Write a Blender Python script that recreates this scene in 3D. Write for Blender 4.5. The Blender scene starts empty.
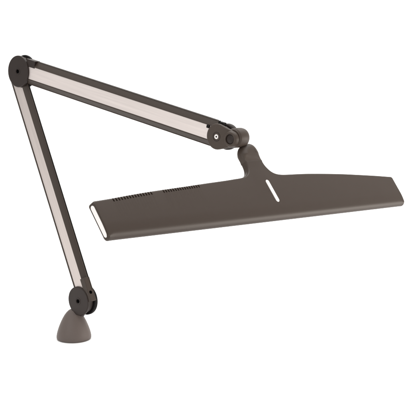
import bpy, bmesh, math, random
from mathutils import Vector, Matrix
R = math.radians
random.seed(4)
S = bpy.context.scene
COL = S.collection

# ------------------------------------------------------------------ camera
cam = bpy.data.cameras.new("camera"); co = bpy.data.objects.new("camera", cam); COL.objects.link(co)
co.location = (0, -1.6, 0.477)
co.rotation_euler = (R(90 - 8), 0, 0)
cam.sensor_width = 36
cam.lens = 36 * 920.0 / 408.0
cam.clip_start = 0.05; cam.clip_end = 100
S.camera = co

# ------------------------------------------------------------------ studio light
w = bpy.data.worlds.new("World"); S.world = w; w.use_nodes = True
bg = w.node_tree.nodes["Background"]
bg.inputs[0].default_value = (1.0, 0.985, 0.965, 1); bg.inputs[1].default_value = 0.60
S.view_settings.view_transform = 'Standard'; S.view_settings.look = 'None'
S.view_settings.exposure = 0.0; S.view_settings.gamma = 1.0


def softbox(name, loc, target, size, size_y, power, col=(1, .985, .965)):
    l = bpy.data.lights.new(name, 'AREA'); l.shape = 'RECTANGLE'; l.size = size; l.size_y = size_y
    l.energy = power; l.color = col
    o = bpy.data.objects.new(name, l); COL.objects.link(o); o.location = loc
    o.rotation_euler = (Vector(target) - Vector(loc)).to_track_quat('-Z', 'Y').to_euler()


softbox("softbox_overhead", (0.1, 0.4, 2.6), (0.1, 0.4, 0), 3.6, 3.2, 80)
softbox("softbox_front", (-1.5, -2.2, 1.5), (0, 0, .3), 1.6, 1.6, 22)
softbox("softbox_side", (1.75, -.25, .16), (0.2, -.1, .25), 1.5, .30, 17, (1, .92, .84))
softbox("backdrop_wash", (0, 0.9, 2.4), (0, 3.2, 0.6), 4.0, 1.0, 85)


# ------------------------------------------------------------------ materials
def mat(name, base, rough=.5, metal=0., spec=.5, grain=0., gscale=900, bump=0., stretch=None):
    m = bpy.data.materials.new(name); m.use_nodes = True
    nt = m.node_tree; b = nt.nodes["Principled BSDF"]
    b.inputs["Base Color"].default_value = (*base, 1)
    b.inputs["Roughness"].default_value = rough; b.inputs["Metallic"].default_value = metal
    b.inputs["Specular IOR Level"].default_value = spec
    tc = nt.nodes.new("ShaderNodeTexCoord")
    src = tc.outputs["Object"]
    if stretch:
        mp = nt.nodes.new("ShaderNodeMapping"); mp.inputs["Scale"].default_value = stretch[:3]
        mp.inputs["Rotation"].default_value = (0, stretch[3], 0)
        mp.vector_type = 'TEXTURE' if False else 'POINT'
        rot = nt.nodes.new("ShaderNodeMapping"); rot.inputs["Rotation"].default_value = (0, stretch[3], 0)
        mp.inputs["Rotation"].default_value = (0, 0, 0)
        nt.links.new(src, rot.inputs[0]); nt.links.new(rot.outputs[0], mp.inputs[0]); src = mp.outputs[0]
    nz = nt.nodes.new("ShaderNodeTexNoise"); nz.inputs["Scale"].default_value = gscale
    nz.inputs["Detail"].default_value = 3
    nt.links.new(src, nz.inputs["Vector"])
    if grain:
        mx = nt.nodes.new("ShaderNodeMixRGB"); mx.blend_type = 'MIX'
        mx.inputs[1].default_value = (*[c * (1 - grain) for c in base], 1)
        mx.inputs[2].default_value = (*[min(1, c * (1 + grain)) for c in base], 1)
        nt.links.new(nz.outputs[0], mx.inputs[0]); nt.links.new(mx.outputs[0], b.inputs["Base Color"])
    if bump:
        bp = nt.nodes.new("ShaderNodeBump"); bp.inputs["Strength"].default_value = bump
        bp.inputs["Distance"].default_value = .0004
        nt.links.new(nz.outputs[0], bp.inputs["Height"]); nt.links.new(bp.outputs[0], b.inputs["Normal"])
    return m


M = {}
M['backdrop'] = mat('white_paper', (.93, .93, .93), .9, spec=.1, grain=.01, gscale=40)
M['head'] = mat('bronze_coat', (.040, .0278, .0212), .45, spec=.28, grain=.10, gscale=1400, bump=.10)
M['rail'] = mat('bronze_rail', (.036, .0255, .0195), .45, spec=.26, grain=.12, gscale=1400, bump=.10)
M['joint'] = mat('bronze_plastic', (.020, .0130, .0108), .5, spec=.28, grain=.15, gscale=1200, bump=.15)
M['link'] = mat('bronze_link', (.050, .0365, .0285), .5, spec=.28, grain=.12, gscale=1200, bump=.12)
M['cup'] = mat('bronze_cup', (.104, .084, .076), .5, spec=.22, grain=.08, gscale=1200, bump=.10)
M['black'] = mat('black_rubber', (.006, .005, .005), .6, spec=.12, grain=.2)
M['hole'] = mat('black_socket', (.002, .002, .002), .8, spec=0.0, grain=.2)
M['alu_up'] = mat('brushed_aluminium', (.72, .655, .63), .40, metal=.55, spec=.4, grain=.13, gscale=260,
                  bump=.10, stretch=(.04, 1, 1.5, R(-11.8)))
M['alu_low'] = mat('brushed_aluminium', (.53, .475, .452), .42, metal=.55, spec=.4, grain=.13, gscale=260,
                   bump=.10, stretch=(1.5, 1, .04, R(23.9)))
M['white'] = mat('white_plastic', (.78, .75, .735), .4, grain=.01)


# ------------------------------------------------------------------ mesh helpers
def link(name, bm, m, parent=None, smooth=38, bevel=0, seg=3):
    bmesh.ops.recalc_face_normals(bm, faces=bm.faces[:])
    me = bpy.data.meshes.new(name); bm.to_mesh(me); bm.free()
    o = bpy.data.objects.new(name, me); COL.objects.link(o)
    me.materials.append(m)
    if bevel:
        md = o.modifiers.new("bevel", 'BEVEL'); md.width = bevel; md.segments = seg
        md.limit_method = 'ANGLE'; md.angle_limit = R(35); md.harden_normals = False
    for p in me.polygons: p.use_smooth = True
    try:
        me.set_sharp_from_angle(angle=R(smooth))
    except Exception:
        pass
    if parent: o.parent = parent
    return o


def prism_y(bm, pts, y0, y1):
    """closed outline pts (x, z) extruded along y"""
    a = [bm.verts.new((x, y0, z)) for x, z in pts]
    b = [bm.verts.new((x, y1, z)) for x, z in pts]
    n = len(pts)
    bm.faces.new(a); bm.faces.new(b[::-1])
    for i in range(n):
        bm.faces.new((a[i], b[i], b[(i + 1) % n], a[(i + 1) % n]))


def circle(cx, cz, r, n=72, a0=0, a1=2 * math.pi):
    full = abs(a1 - a0 - 2 * math.pi) < 1e-6
    k = n if full else n + 1
    return [(cx + r * math.cos(a0 + (a1 - a0) * i / n), cz + r * math.sin(a0 + (a1 - a0) * i / n)) for i in range(k)]


def hull2(c0, r0, c1, r1, n=40):
    """outline of two circles joined by their outer tangents"""
    dx, dz = c1[0] - c0[0], c1[1] - c0[1]; d = math.hypot(dx, dz); th = math.atan2(dz, dx)
    al = math.acos((r0 - r1) / d)
    return (circle(*c0, r0, n, th + al, th + 2 * math.pi - al) + circle(*c1, r1, n, th - al, th + al))


def disc(name, c, r, y0, y1, m, parent, bev=.0012, n=72):
    bm = bmesh.new(); prism_y(bm, circle(*c, r, n), y0, y1)
    return link(name, bm, m, parent, bevel=bev)


def lathe_y(bm, c, prof, n=48):
    """profile (r, y) turned about the y axis through c=(x,z)"""
    rings = []
    for r, y in prof:
        if r < 1e-6: rings.append([bm.verts.new((c[0], y, c[1]))])
        else: rings.append([bm.verts.new((c[0] + r * math.cos(2 * math.pi * i / n), y, c[1] + r * math.sin(2 * math.pi * i / n))) for i in range(n)])
    for A, B in zip(rings, rings[1:]):
        for i in range(n):
            j = (i + 1) % n
            f = [A[i % len(A)], A[j % len(A)], B[j % len(B)], B[i % len(B)]]
            u = []
            for v in f:
                if v not in u: u.append(v)
            if len(u) > 2: bm.faces.new(u)


# ------------------------------------------------------------------ setting: white paper sweep
bm = bmesh.new()
prof = [(-6.0, 0)] + [(2.2 + 1.2 * math.sin(a), 1.2 - 1.2 * math.cos(a)) for a in [R(90) * i / 16 for i in range(17)]] + [(3.4, 6.0)]
L = [bm.verts.new((-7, y, z)) for y, z in prof]; Q = [bm.verts.new((7, y, z)) for y, z in prof]
for i in range(len(prof) - 1): bm.faces.new((L[i], Q[i], Q[i + 1], L[i + 1]))
o = link("backdrop", bm, M['backdrop']); o['kind'] = 'structure'
o['label'] = 'seamless white paper backdrop under and behind the lamp'

# ------------------------------------------------------------------ the lamp
# its frame: x runs along the arms (towards the right and the camera), y along the hinge pins (away), z up
root = bpy.data.objects.new("desk_lamp", None); COL.objects.link(root)
root.location = (-0.2374, 0.0294, 0.0); root.rotation_euler = (0, 0, R(-40))
root['label'] = 'bronze grey jointed task lamp with a wide shade and pale metal strips on both arms'
root['category'] = 'lamp'

YF = -.006                      # front plane of the hinge discs
P_LOW, P_ELB, P_END, P_BOSS = (.0194, .0740), (-.1325, .4830), (.3398, .3832), (.3675, .3805)

# cup that stands on the table
bm = bmesh.new()
cup = [(0, .0004), (.0296, .0004), (.0308, .0012), (.0314, .003), (.0315, .0055), (.0308, .010), (.0294, .0155), (.0276, .021), (.0253, .027),
       (.0227, .033), (.0197, .039), (.0163, .0448), (.0125, .0497), (.0090, .053), (.0055, .0552), (0, .0562)]
n = 96; rings = []
for r, z in cup:
    rings.append([bm.verts.new((0, 0, z))] if r == 0 else [bm.verts.new((r * math.cos(2 * math.pi * i / n), r * math.sin(2 * math.pi * i / n), z)) for i in range(n)])
for A, B in zip(rings, rings[1:]):
    for i in range(n):
        j = (i + 1) % n; f = []
        for v in (A[i % len(A)], A[j % len(A)], B[j % len(B)], B[i % len(B)]):
            if v not in f: f.append(v)
        bm.faces.new(f)
link("base_cup", bm, M['cup'], root, smooth=60)
# pin between cup and lower hinge
bm = bmesh.new()
prism_y(bm, hull2((.009, .049), .009, (P_LOW[0] - .003, P_LOW[1] - .004), .017), 0.001, .013)
link("base_knuckle", bm, M['joint'], root, bevel=.0015)


def arm(name, p0, p1, t0, t1, prof, strip_w, sc0, sc1, m_strip, ys=0., strip_t=None, flip=1):
    """box section swept from p0 to p1 (x,z), from t0 to |p1-p0|-t1 along; prof in (w, y)"""
    a = Vector((p1[0] - p0[0], 0, p1[1] - p0[1])); Ln = a.length; a.normalize()
    wv = Vector((a.z, 0, -a.x)) * flip
    O = Vector((p0[0], 0, p0[1]))
    bm = bmesh.new()
    def ring(t, pr):
        s = sc0 + (sc1 - sc0) * t / Ln
        return [bm.verts.new(O + a * t + wv * (w * s) + Vector((0, y + ys, 0))) for w, y in pr]
    A, B = ring(t0, prof), ring(Ln - t1, prof)
    k = len(prof); yb_ = max(q[1] for q in prof) - .0001; bm.faces.new(A); bm.faces.new(B[::-1])
    for i in range(k): bm.faces.new((A[i], B[i], B[(i + 1) % k], A[(i + 1) % k]))
    body = link(name, bm, M['rail'], root, bevel=.0007, seg=2, smooth=30)
    hw = max(q[0] for q in prof) + .0003; y0, y1 = yb_ + ys, .0085 + ys
    bm = bmesh.new()
    pr = [(-hw, y0), (hw, y0), (hw, y1 - .0015), (hw - .0015, y1), (-hw + .0015, y1), (-hw, y1 - .0015)]
    pr = [(w, y - ys) for w, y in pr]
    A, B = ring(t0 + .004, pr), ring(Ln - t1 - .004, pr)
    bm.faces.new(A); bm.faces.new(B[::-1])
    for i in range(6): bm.faces.new((A[i], B[i], B[(i + 1) % 6], A[(i + 1) % 6]))
    link("dark_edge_trim", bm, M['black'], body, bevel=.0005, seg=2)  # added black backing; its colour stands in for the arm's dark outline
    bm = bmesh.new()
    s0, s1 = strip_t or (t0, Ln - t1)
    yt = YF + .0034 + ys
    pr = [(-strip_w, yt), (strip_w, yt), (strip_w, yt + .0012), (-strip_w, yt + .0012)]
    pr = [(w, y - ys) for w, y in pr]
    A, B = ring(s0, pr), ring(s1, pr)
    bm.faces.new(A); bm.faces.new(B[::-1])
    for i in range(4): bm.faces.new((A[i], B[i], B[(i + 1) % 4], A[(i + 1) % 4]))
    link("metal_strip", bm, m_strip, body, bevel=.0003, seg=2)
    return body, O, a, wv


def profile(hw, sw, ch, lip=.0012, yb=.0050):
    f = YF + .0028
    return [(-sw, f + .0010), (-sw, f), (-sw - lip, f - .0004), (-sw - lip * 1.6, f), (-hw + .0006, f + ch), (-hw, f + ch + .002), (-hw, yb - .003), (-hw + .003, yb),
            (hw - .003, yb), (hw, yb - .003), (hw, f + ch + .002), (hw - .0006, f + ch), (sw + lip * 1.6, f), (sw + lip, f - .0004), (sw, f), (sw, f + .0010)]


A_LOW0, A_LOW1 = (P_ELB[0] - .0165, P_ELB[1] - .002), (P_LOW[0] + .0118, P_LOW[1])   # the lower arm runs a little off the pins
A_UP0, A_UP1 = (P_ELB[0], P_ELB[1] + .0042), (P_END[0], P_END[1] + .0018)
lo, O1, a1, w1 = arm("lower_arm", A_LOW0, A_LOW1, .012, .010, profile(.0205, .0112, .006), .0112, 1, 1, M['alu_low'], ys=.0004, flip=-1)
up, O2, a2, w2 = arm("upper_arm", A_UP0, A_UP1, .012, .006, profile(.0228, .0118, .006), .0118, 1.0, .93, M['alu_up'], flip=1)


def joint(c, rf, rb, yb0, yb1, screw):
    f = disc("hinge_disc", c, rf, YF, YF + .0052, M['joint'], root, bev=.0014)
    bm = bmesh.new(); rs = .0034
    if screw == 'black':
        lathe_y(bm, c, [(0, YF - .0001), (.0022, YF - .0002), (.0029, YF - .0004), (rs, YF - .0005), (rs + .0004, YF + .0004)], 32)
        link("screw", bm, M['hole'], f)
        g = bmesh.new()
        lathe_y(g, c, [(rs + .0018, YF + .0006), (rs + .0018, YF - .0004), (rs + .0030, YF - .0004), (rs + .0034, YF + .0006)], 40)
        link("collar", g, M['joint'], f)
    else:
        lathe_y(bm, c, [(.0014, YF + .0020), (.0015, YF - .0006), (.0020, YF - .0010), (.0033, YF - .0010), (.0038, YF + .0006)], 32)
        link("screw", bm, M['white'], f)
        g = bmesh.new(); lathe_y(g, c, [(0, YF - .0002), (.0016, YF - .0002), (.0018, YF + .001)], 24)
        link("screw_socket", g, M['black'], f)
        g = bmesh.new(); lathe_y(g, c, [(.0060, YF + .0006), (.0060, YF - .0003), (.0068, YF - .0003), (.0071, YF + .0006)], 40)
        link("collar", g, M['joint'], f)
    disc("hinge_hub", c, rf - .003, YF + .0050, yb0 + .0004, M['joint'], root)
    k = disc("hinge_knob", c if screw == 'black' else (c[0] + .003, c[1] + .005), rb, yb0, yb1, M['black'], root, bev=.002)
    return f


joint(P_ELB, .0290, .0303, .0090, .0145, 'black')
joint(P_LOW, .0263, .0280, .0092, .0172, 'black')


def clip(name, O, a, wv, t0, t1, wa, wb, y0, y1, parent, m):
    bm = bmesh.new(); v = []
    for t, ww in ((t0, wa), (t1, wa), (t1, wb), (t0, wb)):
        v.append(O + a * t + wv * ww)
    prism_y(bm, [(q.x, q.z) for q in v], y0, y1)
    return link(name, bm, m, parent, bevel=.0006)


L1 = (Vector((A_LOW1[0], 0, A_LOW1[1])) - O1).length
L2 = (Vector((A_UP1[0], 0, A_UP1[1])) - O2).length
# the fork ends of the arms (the shafts stop inside them)
clip("fork_end", O1, a1, w1, L1 - .040, L1 + .004, .0095, .0208, YF + .0016, .0088, lo, M['rail'])
clip("fork_end", O1, a1, w1, .020, .0345, .0090, .0140, YF + .0016, .006, lo, M['joint'])
clip("fork_end", O2, a2, w2, .020, .0430, -.0233, -.0100, YF + .0022, .0087, up, M['joint'])
clip("stop_peg", O2, a2, w2, L2 - .0235, L2 - .0180, -.0112, -.0065, YF + .0010, .006, up, M['black'])
clip("end_cap", O2, a2, w2, L2 - .006, L2 + .004, -.0203, -.006, YF + .0070, .0088, up, M['black'])

bm = bmesh.new()
q = O1 + a1 * (L1 - .012) + w1 * .0208 + Vector((0, .0012, 0))
ringA = []
for r_, o_ in ((.0030, -.001), (.0030, .0004), (.0024, .0008), (.0014, .0008), (.0012, .0002)):
    ringA.append([bm.verts.new(q + w1 * o_ + a1 * (r_ * math.cos(2 * math.pi * i / 24)) + Vector((0, r_ * math.sin(2 * math.pi * i / 24), 0))) for i in range(24)])
for A, B in zip(ringA, ringA[1:]):
    for i in range(24): bm.faces.new((A[i], B[i], B[(i + 1) % 24], A[(i + 1) % 24]))
bm.faces.new(ringA[-1]); bm.faces.new(ringA[0][::-1])
link("screw", bm, M['hole'], lo)

# tilting link at the end of the upper arm
bm = bmesh.new()
prism_y(bm, hull2(P_END, .0200, P_BOSS, .0122), YF, YF + .0060)
lk = link("tilt_link", bm, M['link'], root, bevel=.0016)
bm = bmesh.new()
c = P_END; lathe_y(bm, c, [(.0014, YF + .0020), (.0015, YF - .0006), (.0020, YF - .0010), (.0034, YF - .0010), (.0039, YF + .0006)], 32)
link("screw", bm, M['white'], lk)
bm = bmesh.new(); lathe_y(bm, c, [(0, YF - .0002), (.0016, YF - .0002), (.0018, YF + .001)], 24)
link("screw_socket", bm, M['black'], lk)
bm = bmesh.new(); lathe_y(bm, c, [(.0064, YF + .0006), (.0064, YF - .0003), (.0072, YF - .0003), (.0075, YF + .0006)], 40)
link("collar", bm, M['joint'], lk)
bm = bmesh.new()
lathe_y(bm, P_BOSS, [(.0078, YF + .001), (.0078, YF - .0024), (.0084, YF - .0030), (.0108, YF - .0028), (.0120, YF - .0014), (.0123, YF + .001)], 56)
link("boss_ring", bm, M['link'], lk)
bm = bmesh.new()
lathe_y(bm, P_BOSS, [(0, YF - .0019), (.0058, YF - .0019), (.0068, YF - .0012), (.0070, YF + .001)], 48)
link("pivot_cap", bm, M['joint'], lk)
disc("hinge_hub", P_END, .0165, YF + .0058, .0124, M['joint'], root)
disc("hinge_knob", (P_END[0] + .004, P_END[1] - .0010), .0205, .0120, .0215, M['joint'], root, bev=.003)
# swivel barrel behind the boss
bm = bmesh.new()
lathe_y(bm, (P_BOSS[0], P_BOSS[1] + .0014), [(0, YF + .0058), (.0128, YF + .0058), (.0130, .0010), (.0143, .0016), (.0150, .0030), (.0153, .012), (.0151, .018), (.0141, .0225), (.0115, .0255), (.007, .0270), (0, .0275)], 56)
link("swivel_barrel", bm, M['link'], root, smooth=60)

# ------------------------------------------------------------------ wide shade (head)
TT, PS = R(55), R(3.2)
K = Vector((.3899, .018, .3488))
E1 = Vector((0, 1, 0)); E2 = Vector((math.cos(TT), 0, -math.sin(TT))); MM = Vector((math.sin(TT), 0, math.cos(TT)))
F1 = E1 * math.cos(PS) + E2 * math.sin(PS); F2 = -E1 * math.sin(PS) + E2 * math.cos(PS)


def H(s, v, h): return K + F1 * s + F2 * v + MM * h


def catmull(pts, step):
    out = []
    P = [pts[0]] + pts + [pts[-1]]
    for i in range(1, len(P) - 2):
        p0, p1, p2, p3 = map(Vector, P[i - 1:i + 3])
        k = max(1, int((p2 - p1).length / step))
        sl = (p2 - p1).length; m1 = (p2 - p0).normalized() * sl; m2 = (p3 - p1).normalized() * sl
        for j in range(k):
            t = j / k; t2 = t * t; t3 = t2 * t
            out.append((2 * t3 - 3 * t2 + 1) * p1 + (t3 - 2 * t2 + t) * m1 + (-2 * t3 + 3 * t2) * p2 + (t3 - t2) * m2)
    out.append(Vector(pts[-1]))
    return out


TH = .0115                       # thickness of the shade
def arc(cx, cy, r, d0, d1, k=8): return [(cx + r * math.cos(R(d0 + (d1 - d0) * i / k)), cy + r * math.sin(R(d0 + (d1 - d0) * i / k))) for i in range(k + 1)]


back = arc(-.3396, .0540, .0048, 184, 262) + [(-.336, .0490), (-.3093, .0470), (-.2768, .0441), (-.2392, .0412), (-.200, .0388), (-.166, .0368), (-.125, .0342), (-.083, .0318), (-.0560, .0299), (-.0460, .0292),
        (-.0360, .0276), (-.0270, .0240), (-.0205, .0185), (-.0172, .012), (-.0160, .0055), (-.0157, .0)]
back2 = [(.0238, .0), (.0242, .004), (.0254, .009), (.0290, .0152), (.0340, .0206), (.0410, .0243), (.050, .0264), (.0632, .0274), (.100, .0277), (.129, .0283), (.184, .0306),
         (.230, .0332), (.271, .0362), (.320, .0400), (.362, .0438)] + arc(.3685, .0492, .0048, 278, 362)
front = [(.3738, .065), (.3744, .080)] + arc(.3690, .0952, .0058, 2, 88) + [(.352, .1010), (.20, .1010), (0, .1010), (-.2, .1010), (-.326, .1010)] + arc(-.3363, .0956, .0054, 92, 176) + [(-.3424, .085), (-.3433, .070)]
TAP = 0
out = catmull(back, .002) + catmull(back2, .002) + catmull(front, .0016)
pts2 = []
for q in out:
    if not pts2 or (q - pts2[-1]).length > 2e-4: pts2.append(q)
N = len(pts2)
nor = []
for i in range(N):
    d = pts2[(i + 1) % N] - pts2[i - 1]; d.normalize(); nor.append(Vector((d.y, -d.x)))
area = sum(pts2[i].x * pts2[(i + 1) % N].y - pts2[(i + 1) % N].x * pts2[i].y for i in range(N))
if area < 0: nor = [-v for v in nor]
# nor points outwards


RIM = .0026


def lip(v):
    """drop of the top surface as it curves over towards the front lip"""
    t = max(0, (v - LIP0) / (.0984 - LIP0))
    return .0026 * t * t


LIP0 = .0780
RW = []
for q, nv in zip(pts2, nor):
    g_ = max(0, min(1, nv.y)); g_ = g_ * g_ * (3 - 2 * g_) if q.y > .08 else 0
    RW.append((RIM + .0062 * g_, RIM + .0030 * g_))
# shrink the rim where the outline turns too tightly for it, so that it never folds over itself
FAC = [1.0] * N
for it in range(200):
    bad = False
    for i in range(N):
        j = (i + 1) % N
        e = pts2[j] - pts2[i]
        g = (pts2[j] - nor[j] * RW[j][0] * FAC[j]) - (pts2[i] - nor[i] * RW[i][0] * FAC[i])
        if g.dot(e) < .12 * e.dot(e):
            bad = True
            for k in range(-2, 4): FAC[(i + k) % N] *= .92
    if not bad: break
for it in range(6):
    FAC = [min(FAC[i], (FAC[i - 1] + FAC[i] + FAC[(i + 1) % N]) / 3) for i in range(N)]
bm = bmesh.new(); rings = []
KS = 9
for k in range(KS + 1):          # top rim
    th = R(90) * k / KS; ring = []
    for q, nv, fc, (rw, rh) in zip(pts2, nor, FAC, RW):
        p = q - nv * (rw * fc * (1 - math.sin(th)))
        ring.append(bm.verts.new(H(p.x, p.y, -lip(min(p.y, .0984)) - rh * (1 - math.cos(th)))))
    rings.append(ring)
for k in range(0, 6):            # bottom rim
    th = R(90) * k / 5; ring = []
    for q, nv, fc in zip(pts2, nor, FAC):
        p = q - nv * (RIM * .9 * fc * (1 - math.cos(th)))
        ring.append(bm.verts.new(H(p.x, p.y, -TH + RIM * .9 * (1 - math.sin(th)))))
    rings.append(ring)
from mathutils.geometry import delaunay_2d_cdt
inner = []
fs = [q.x for q, nv in zip(pts2, nor) if nv.y > .999 and q.y > .0995]
for v in (.0740, .0780, .0800, .0820, .0840, .0855, .0870, .0880, .0892, .0904, .0914):
    inner += [Vector((s, v)) for s in [-.3378] + fs + [.3690]]
for ring, extra in ((rings[0], inner), (rings[-1], [])):       # top with its lip, and the underside
    flat = [Vector(((v.co - K).dot(F1), (v.co - K).dot(F2))) for v in ring]
    vs_, es_, fs_, ov, oe, of = delaunay_2d_cdt(flat + extra, [(i, (i + 1) % N) for i in range(N)], [], 1, 1e-9)
    vmap = [ring[o_[0]] if o_ and o_[0] < N else bm.verts.new(H(v.x, v.y, -lip(v.y))) for v, o_ in zip(vs_, ov)]
    for f in fs_: bm.faces.new([vmap[i] for i in f])
for A, B in zip(rings, rings[1:]):
    for i in range(N): bm.faces.new((A[i], B[i], B[(i + 1) % N], A[(i + 1) % N]))
bmesh.ops.recalc_face_normals(bm, faces=bm.faces[:])
shade = link("lamp_shade", bm, M['head'], root, smooth=40)


# vent slots cut into the back rim
def cut(o, boxes):
    bm = bmesh.new()
    for c8 in boxes:
        vs = [bm.verts.new(p) for p in c8]
        for f in ((0, 1, 2, 3), (7, 6, 5, 4), (0, 4, 5, 1), (1, 5, 6, 2), (2, 6, 7, 3), (3, 7, 4, 0)): bm.faces.new([vs[i] for i in f])
    bmesh.ops.recalc_face_normals(bm, faces=bm.faces[:])
    me = bpy.data.meshes.new("cutter"); bm.to_mesh(me); bm.free()
    c = bpy.data.objects.new("cutter", me); COL.objects.link(c); c.parent = o.parent
    md = o.modifiers.new("cut", 'BOOLEAN'); md.object = c; md.operation = 'DIFFERENCE'; md.solver = 'EXACT'
    bpy.context.view_layer.update()
    ev = o.evaluated_get(bpy.context.evaluated_depsgraph_get())
    nw = bpy.data.meshes.new_from_object(ev)
    o.modifiers.clear(); old = o.data; o.data = nw; bpy.data.meshes.remove(old)
    nw.name = o.name
    bpy.data.objects.remove(c); bpy.data.meshes.remove(me)


bcurve = catmull(back, .001)


def vback(s): return min(bcurve, key=lambda q: abs(q.x - s)).y


VENTS = [[-.311 + .0050 * i for i in range(15)], [-.217 + .0048 * i for i in range(16)]]
boxes = []
for grp in VENTS:
    for s in grp:
        v0 = vback(s); sl = .0016; hw = .00115
        c8 = []
        for h in (-.0062, .002):
            c8 += [H(s - hw, v0 - .003, h), H(s + hw, v0 - .003, h), H(s + hw + sl, v0 + .0054, h), H(s - hw + sl, v0 + .0054, h)]
        boxes.append(c8)
cut(shade, boxes)
for grp in VENTS:                # black filler added to paint the shade inside each row of slots
    bm = bmesh.new(); s0, s1 = grp[0] - .002, grp[-1] + .003
    A, B = [], []
    for h in (-.0064, -.0044):
        for s in (s0, s1):
            pass
    ss = [s0 + (s1 - s0) * i / 12 for i in range(13)]
    rg = [[bm.verts.new(H(s, vback(s) + dv, h)) for dv, h in ((.0012, -.0066), (.0064, -.0066), (.0064, -.0026), (.0012, -.0034))] for s in ss]
    bm.faces.new(rg[0]); bm.faces.new(rg[-1][::-1])
    for A, B in zip(rg, rg[1:]):
        for i in range(4): bm.faces.new((A[i], B[i], B[(i + 1) % 4], A[(i + 1) % 4]))
    link("vent_dark_fill", bm, M['black'], shade)

# white cap let into the near end of the shade
bm = bmesh.new()
V0, V1, RC = .0540, .0978, .0036
pts = []
NV = 40
for side in (1, -1):
    for i in range(NV + 1):
        c_ = -math.cos(math.pi * i / NV) * side
        v = (V0 + V1) / 2 + (V1 - V0) / 2 * c_
        dd = min(v - V0, V1 - v); f_ = math.sqrt(max(0, 1 - ((RC - dd) / RC) ** 2)) if dd < RC else 1
        top, bot = -.0016 - lip(v) * .75, -TH + .0034
        mid = (top + bot) / 2
        if 0 < i < NV or side == 1: pts.append((v, mid + (top - bot) / 2 * f_ * side))
send = lambda v: -.3444 + (v - .054) * (.0027 / .043)
A, B = [], []
for v, hh in pts:
    for lst, ds in ((A, -.0004), (B, .003)): lst.append(bm.verts.new(H(send(v) + ds, v, hh)))
bm.faces.new(A); bm.faces.new(B[::-1]); k = len(pts)
for i in range(k): bm.faces.new((A[i], B[i], B[(i + 1) % k], A[(i + 1) % k]))
link("end_cap", bm, M['white'], shade, bevel=.0004, seg=2)

# pale pill shaped switch on the top of the shade
bm = bmesh.new(); A, B, C2 = [], [], []
p0, p1, rr = Vector((.0113, .0395)), Vector((.0140, .0705)), .0038
dv = (p1 - p0).normalized(); base_a = math.atan2(dv.y, dv.x)
for j in range(50):
    e, i = divmod(j, 25)
    th = base_a + math.pi / 2 + math.pi * e + math.pi * i / 24
    if e == 0: c0 = p0
    else: c0 = p1
    for lst, r_, h in ((A, rr, -.002), (B, rr, .0004), (C2, rr - .0006, .0009)):
        lst.append(bm.verts.new(H(c0.x + r_ * math.cos(th), c0.y + r_ * math.sin(th), h)))
for X, Y in ((A, B), (B, C2)):
    for i in range(50): bm.faces.new((X[i], Y[i], Y[(i + 1) % 50], X[(i + 1) % 50]))
bm.faces.new(C2)
link("switch", bm, M['white'], shade, smooth=60)

# knuckle that carries the shade
kn = [(-.0156, .003), (-.0161, -.001), (-.0170, -.007), (-.0160, -.0135), (-.0128, -.0195), (-.0075, -.0250), (-.0005, -.0288), (.0070, -.0306), (.0145, -.0304), (.0208, -.0272), (.0244, -.0215), (.0256, -.0140), (.0248, -.006), (.0241, -.001), (.0238, .003)]
kp = catmull(kn, .0015); n = len(kp)
nn = []
for i in range(n):
    d = kp[(i + 1) % n] - kp[i - 1]; d.normalize(); nn.append(Vector((d.y, -d.x)))
ar = sum(kp[i].x * kp[(i + 1) % n].y - kp[(i + 1) % n].x * kp[i].y for i in range(n))
if ar < 0: nn = [-v for v in nn]
bm = bmesh.new(); rings = []
for top, (hc_, sg) in ((1, (-.0004, 1)), (0, (-TH + .0002, -1))):
    rs_ = []
    for k in range(7):
        th = R(90) * k / 6; ring = []
        for q, nv in zip(kp, nn):
            sw = max(0, min(1, (-q.y - .0004) / .012)); sw = sw * sw * (3 - 2 * sw)
            w_ = .0100 * max(0, min(1, (-q.y - .0004) / .008)) + .0004
            p = q - nv * (w_ * (1 - math.sin(th)))
            ring.append(bm.verts.new(H(p.x, min(p.y, .003), hc_ + sg * (.004 * sw) - sg * (.0015 + .0065 * sw) * (1 - math.cos(th)))))
        rs_.append(ring)
    rings += rs_ if top else rs_[::-1]
bm.faces.new(rings[0]); bm.faces.new(rings[-1][::-1])
for A, B in zip(rings, rings[1:]):
    for i in range(n): bm.faces.new((A[i], B[i], B[(i + 1) % n], A[(i + 1) % n]))
link("neck_knuckle", bm, M['link'], root, smooth=50)
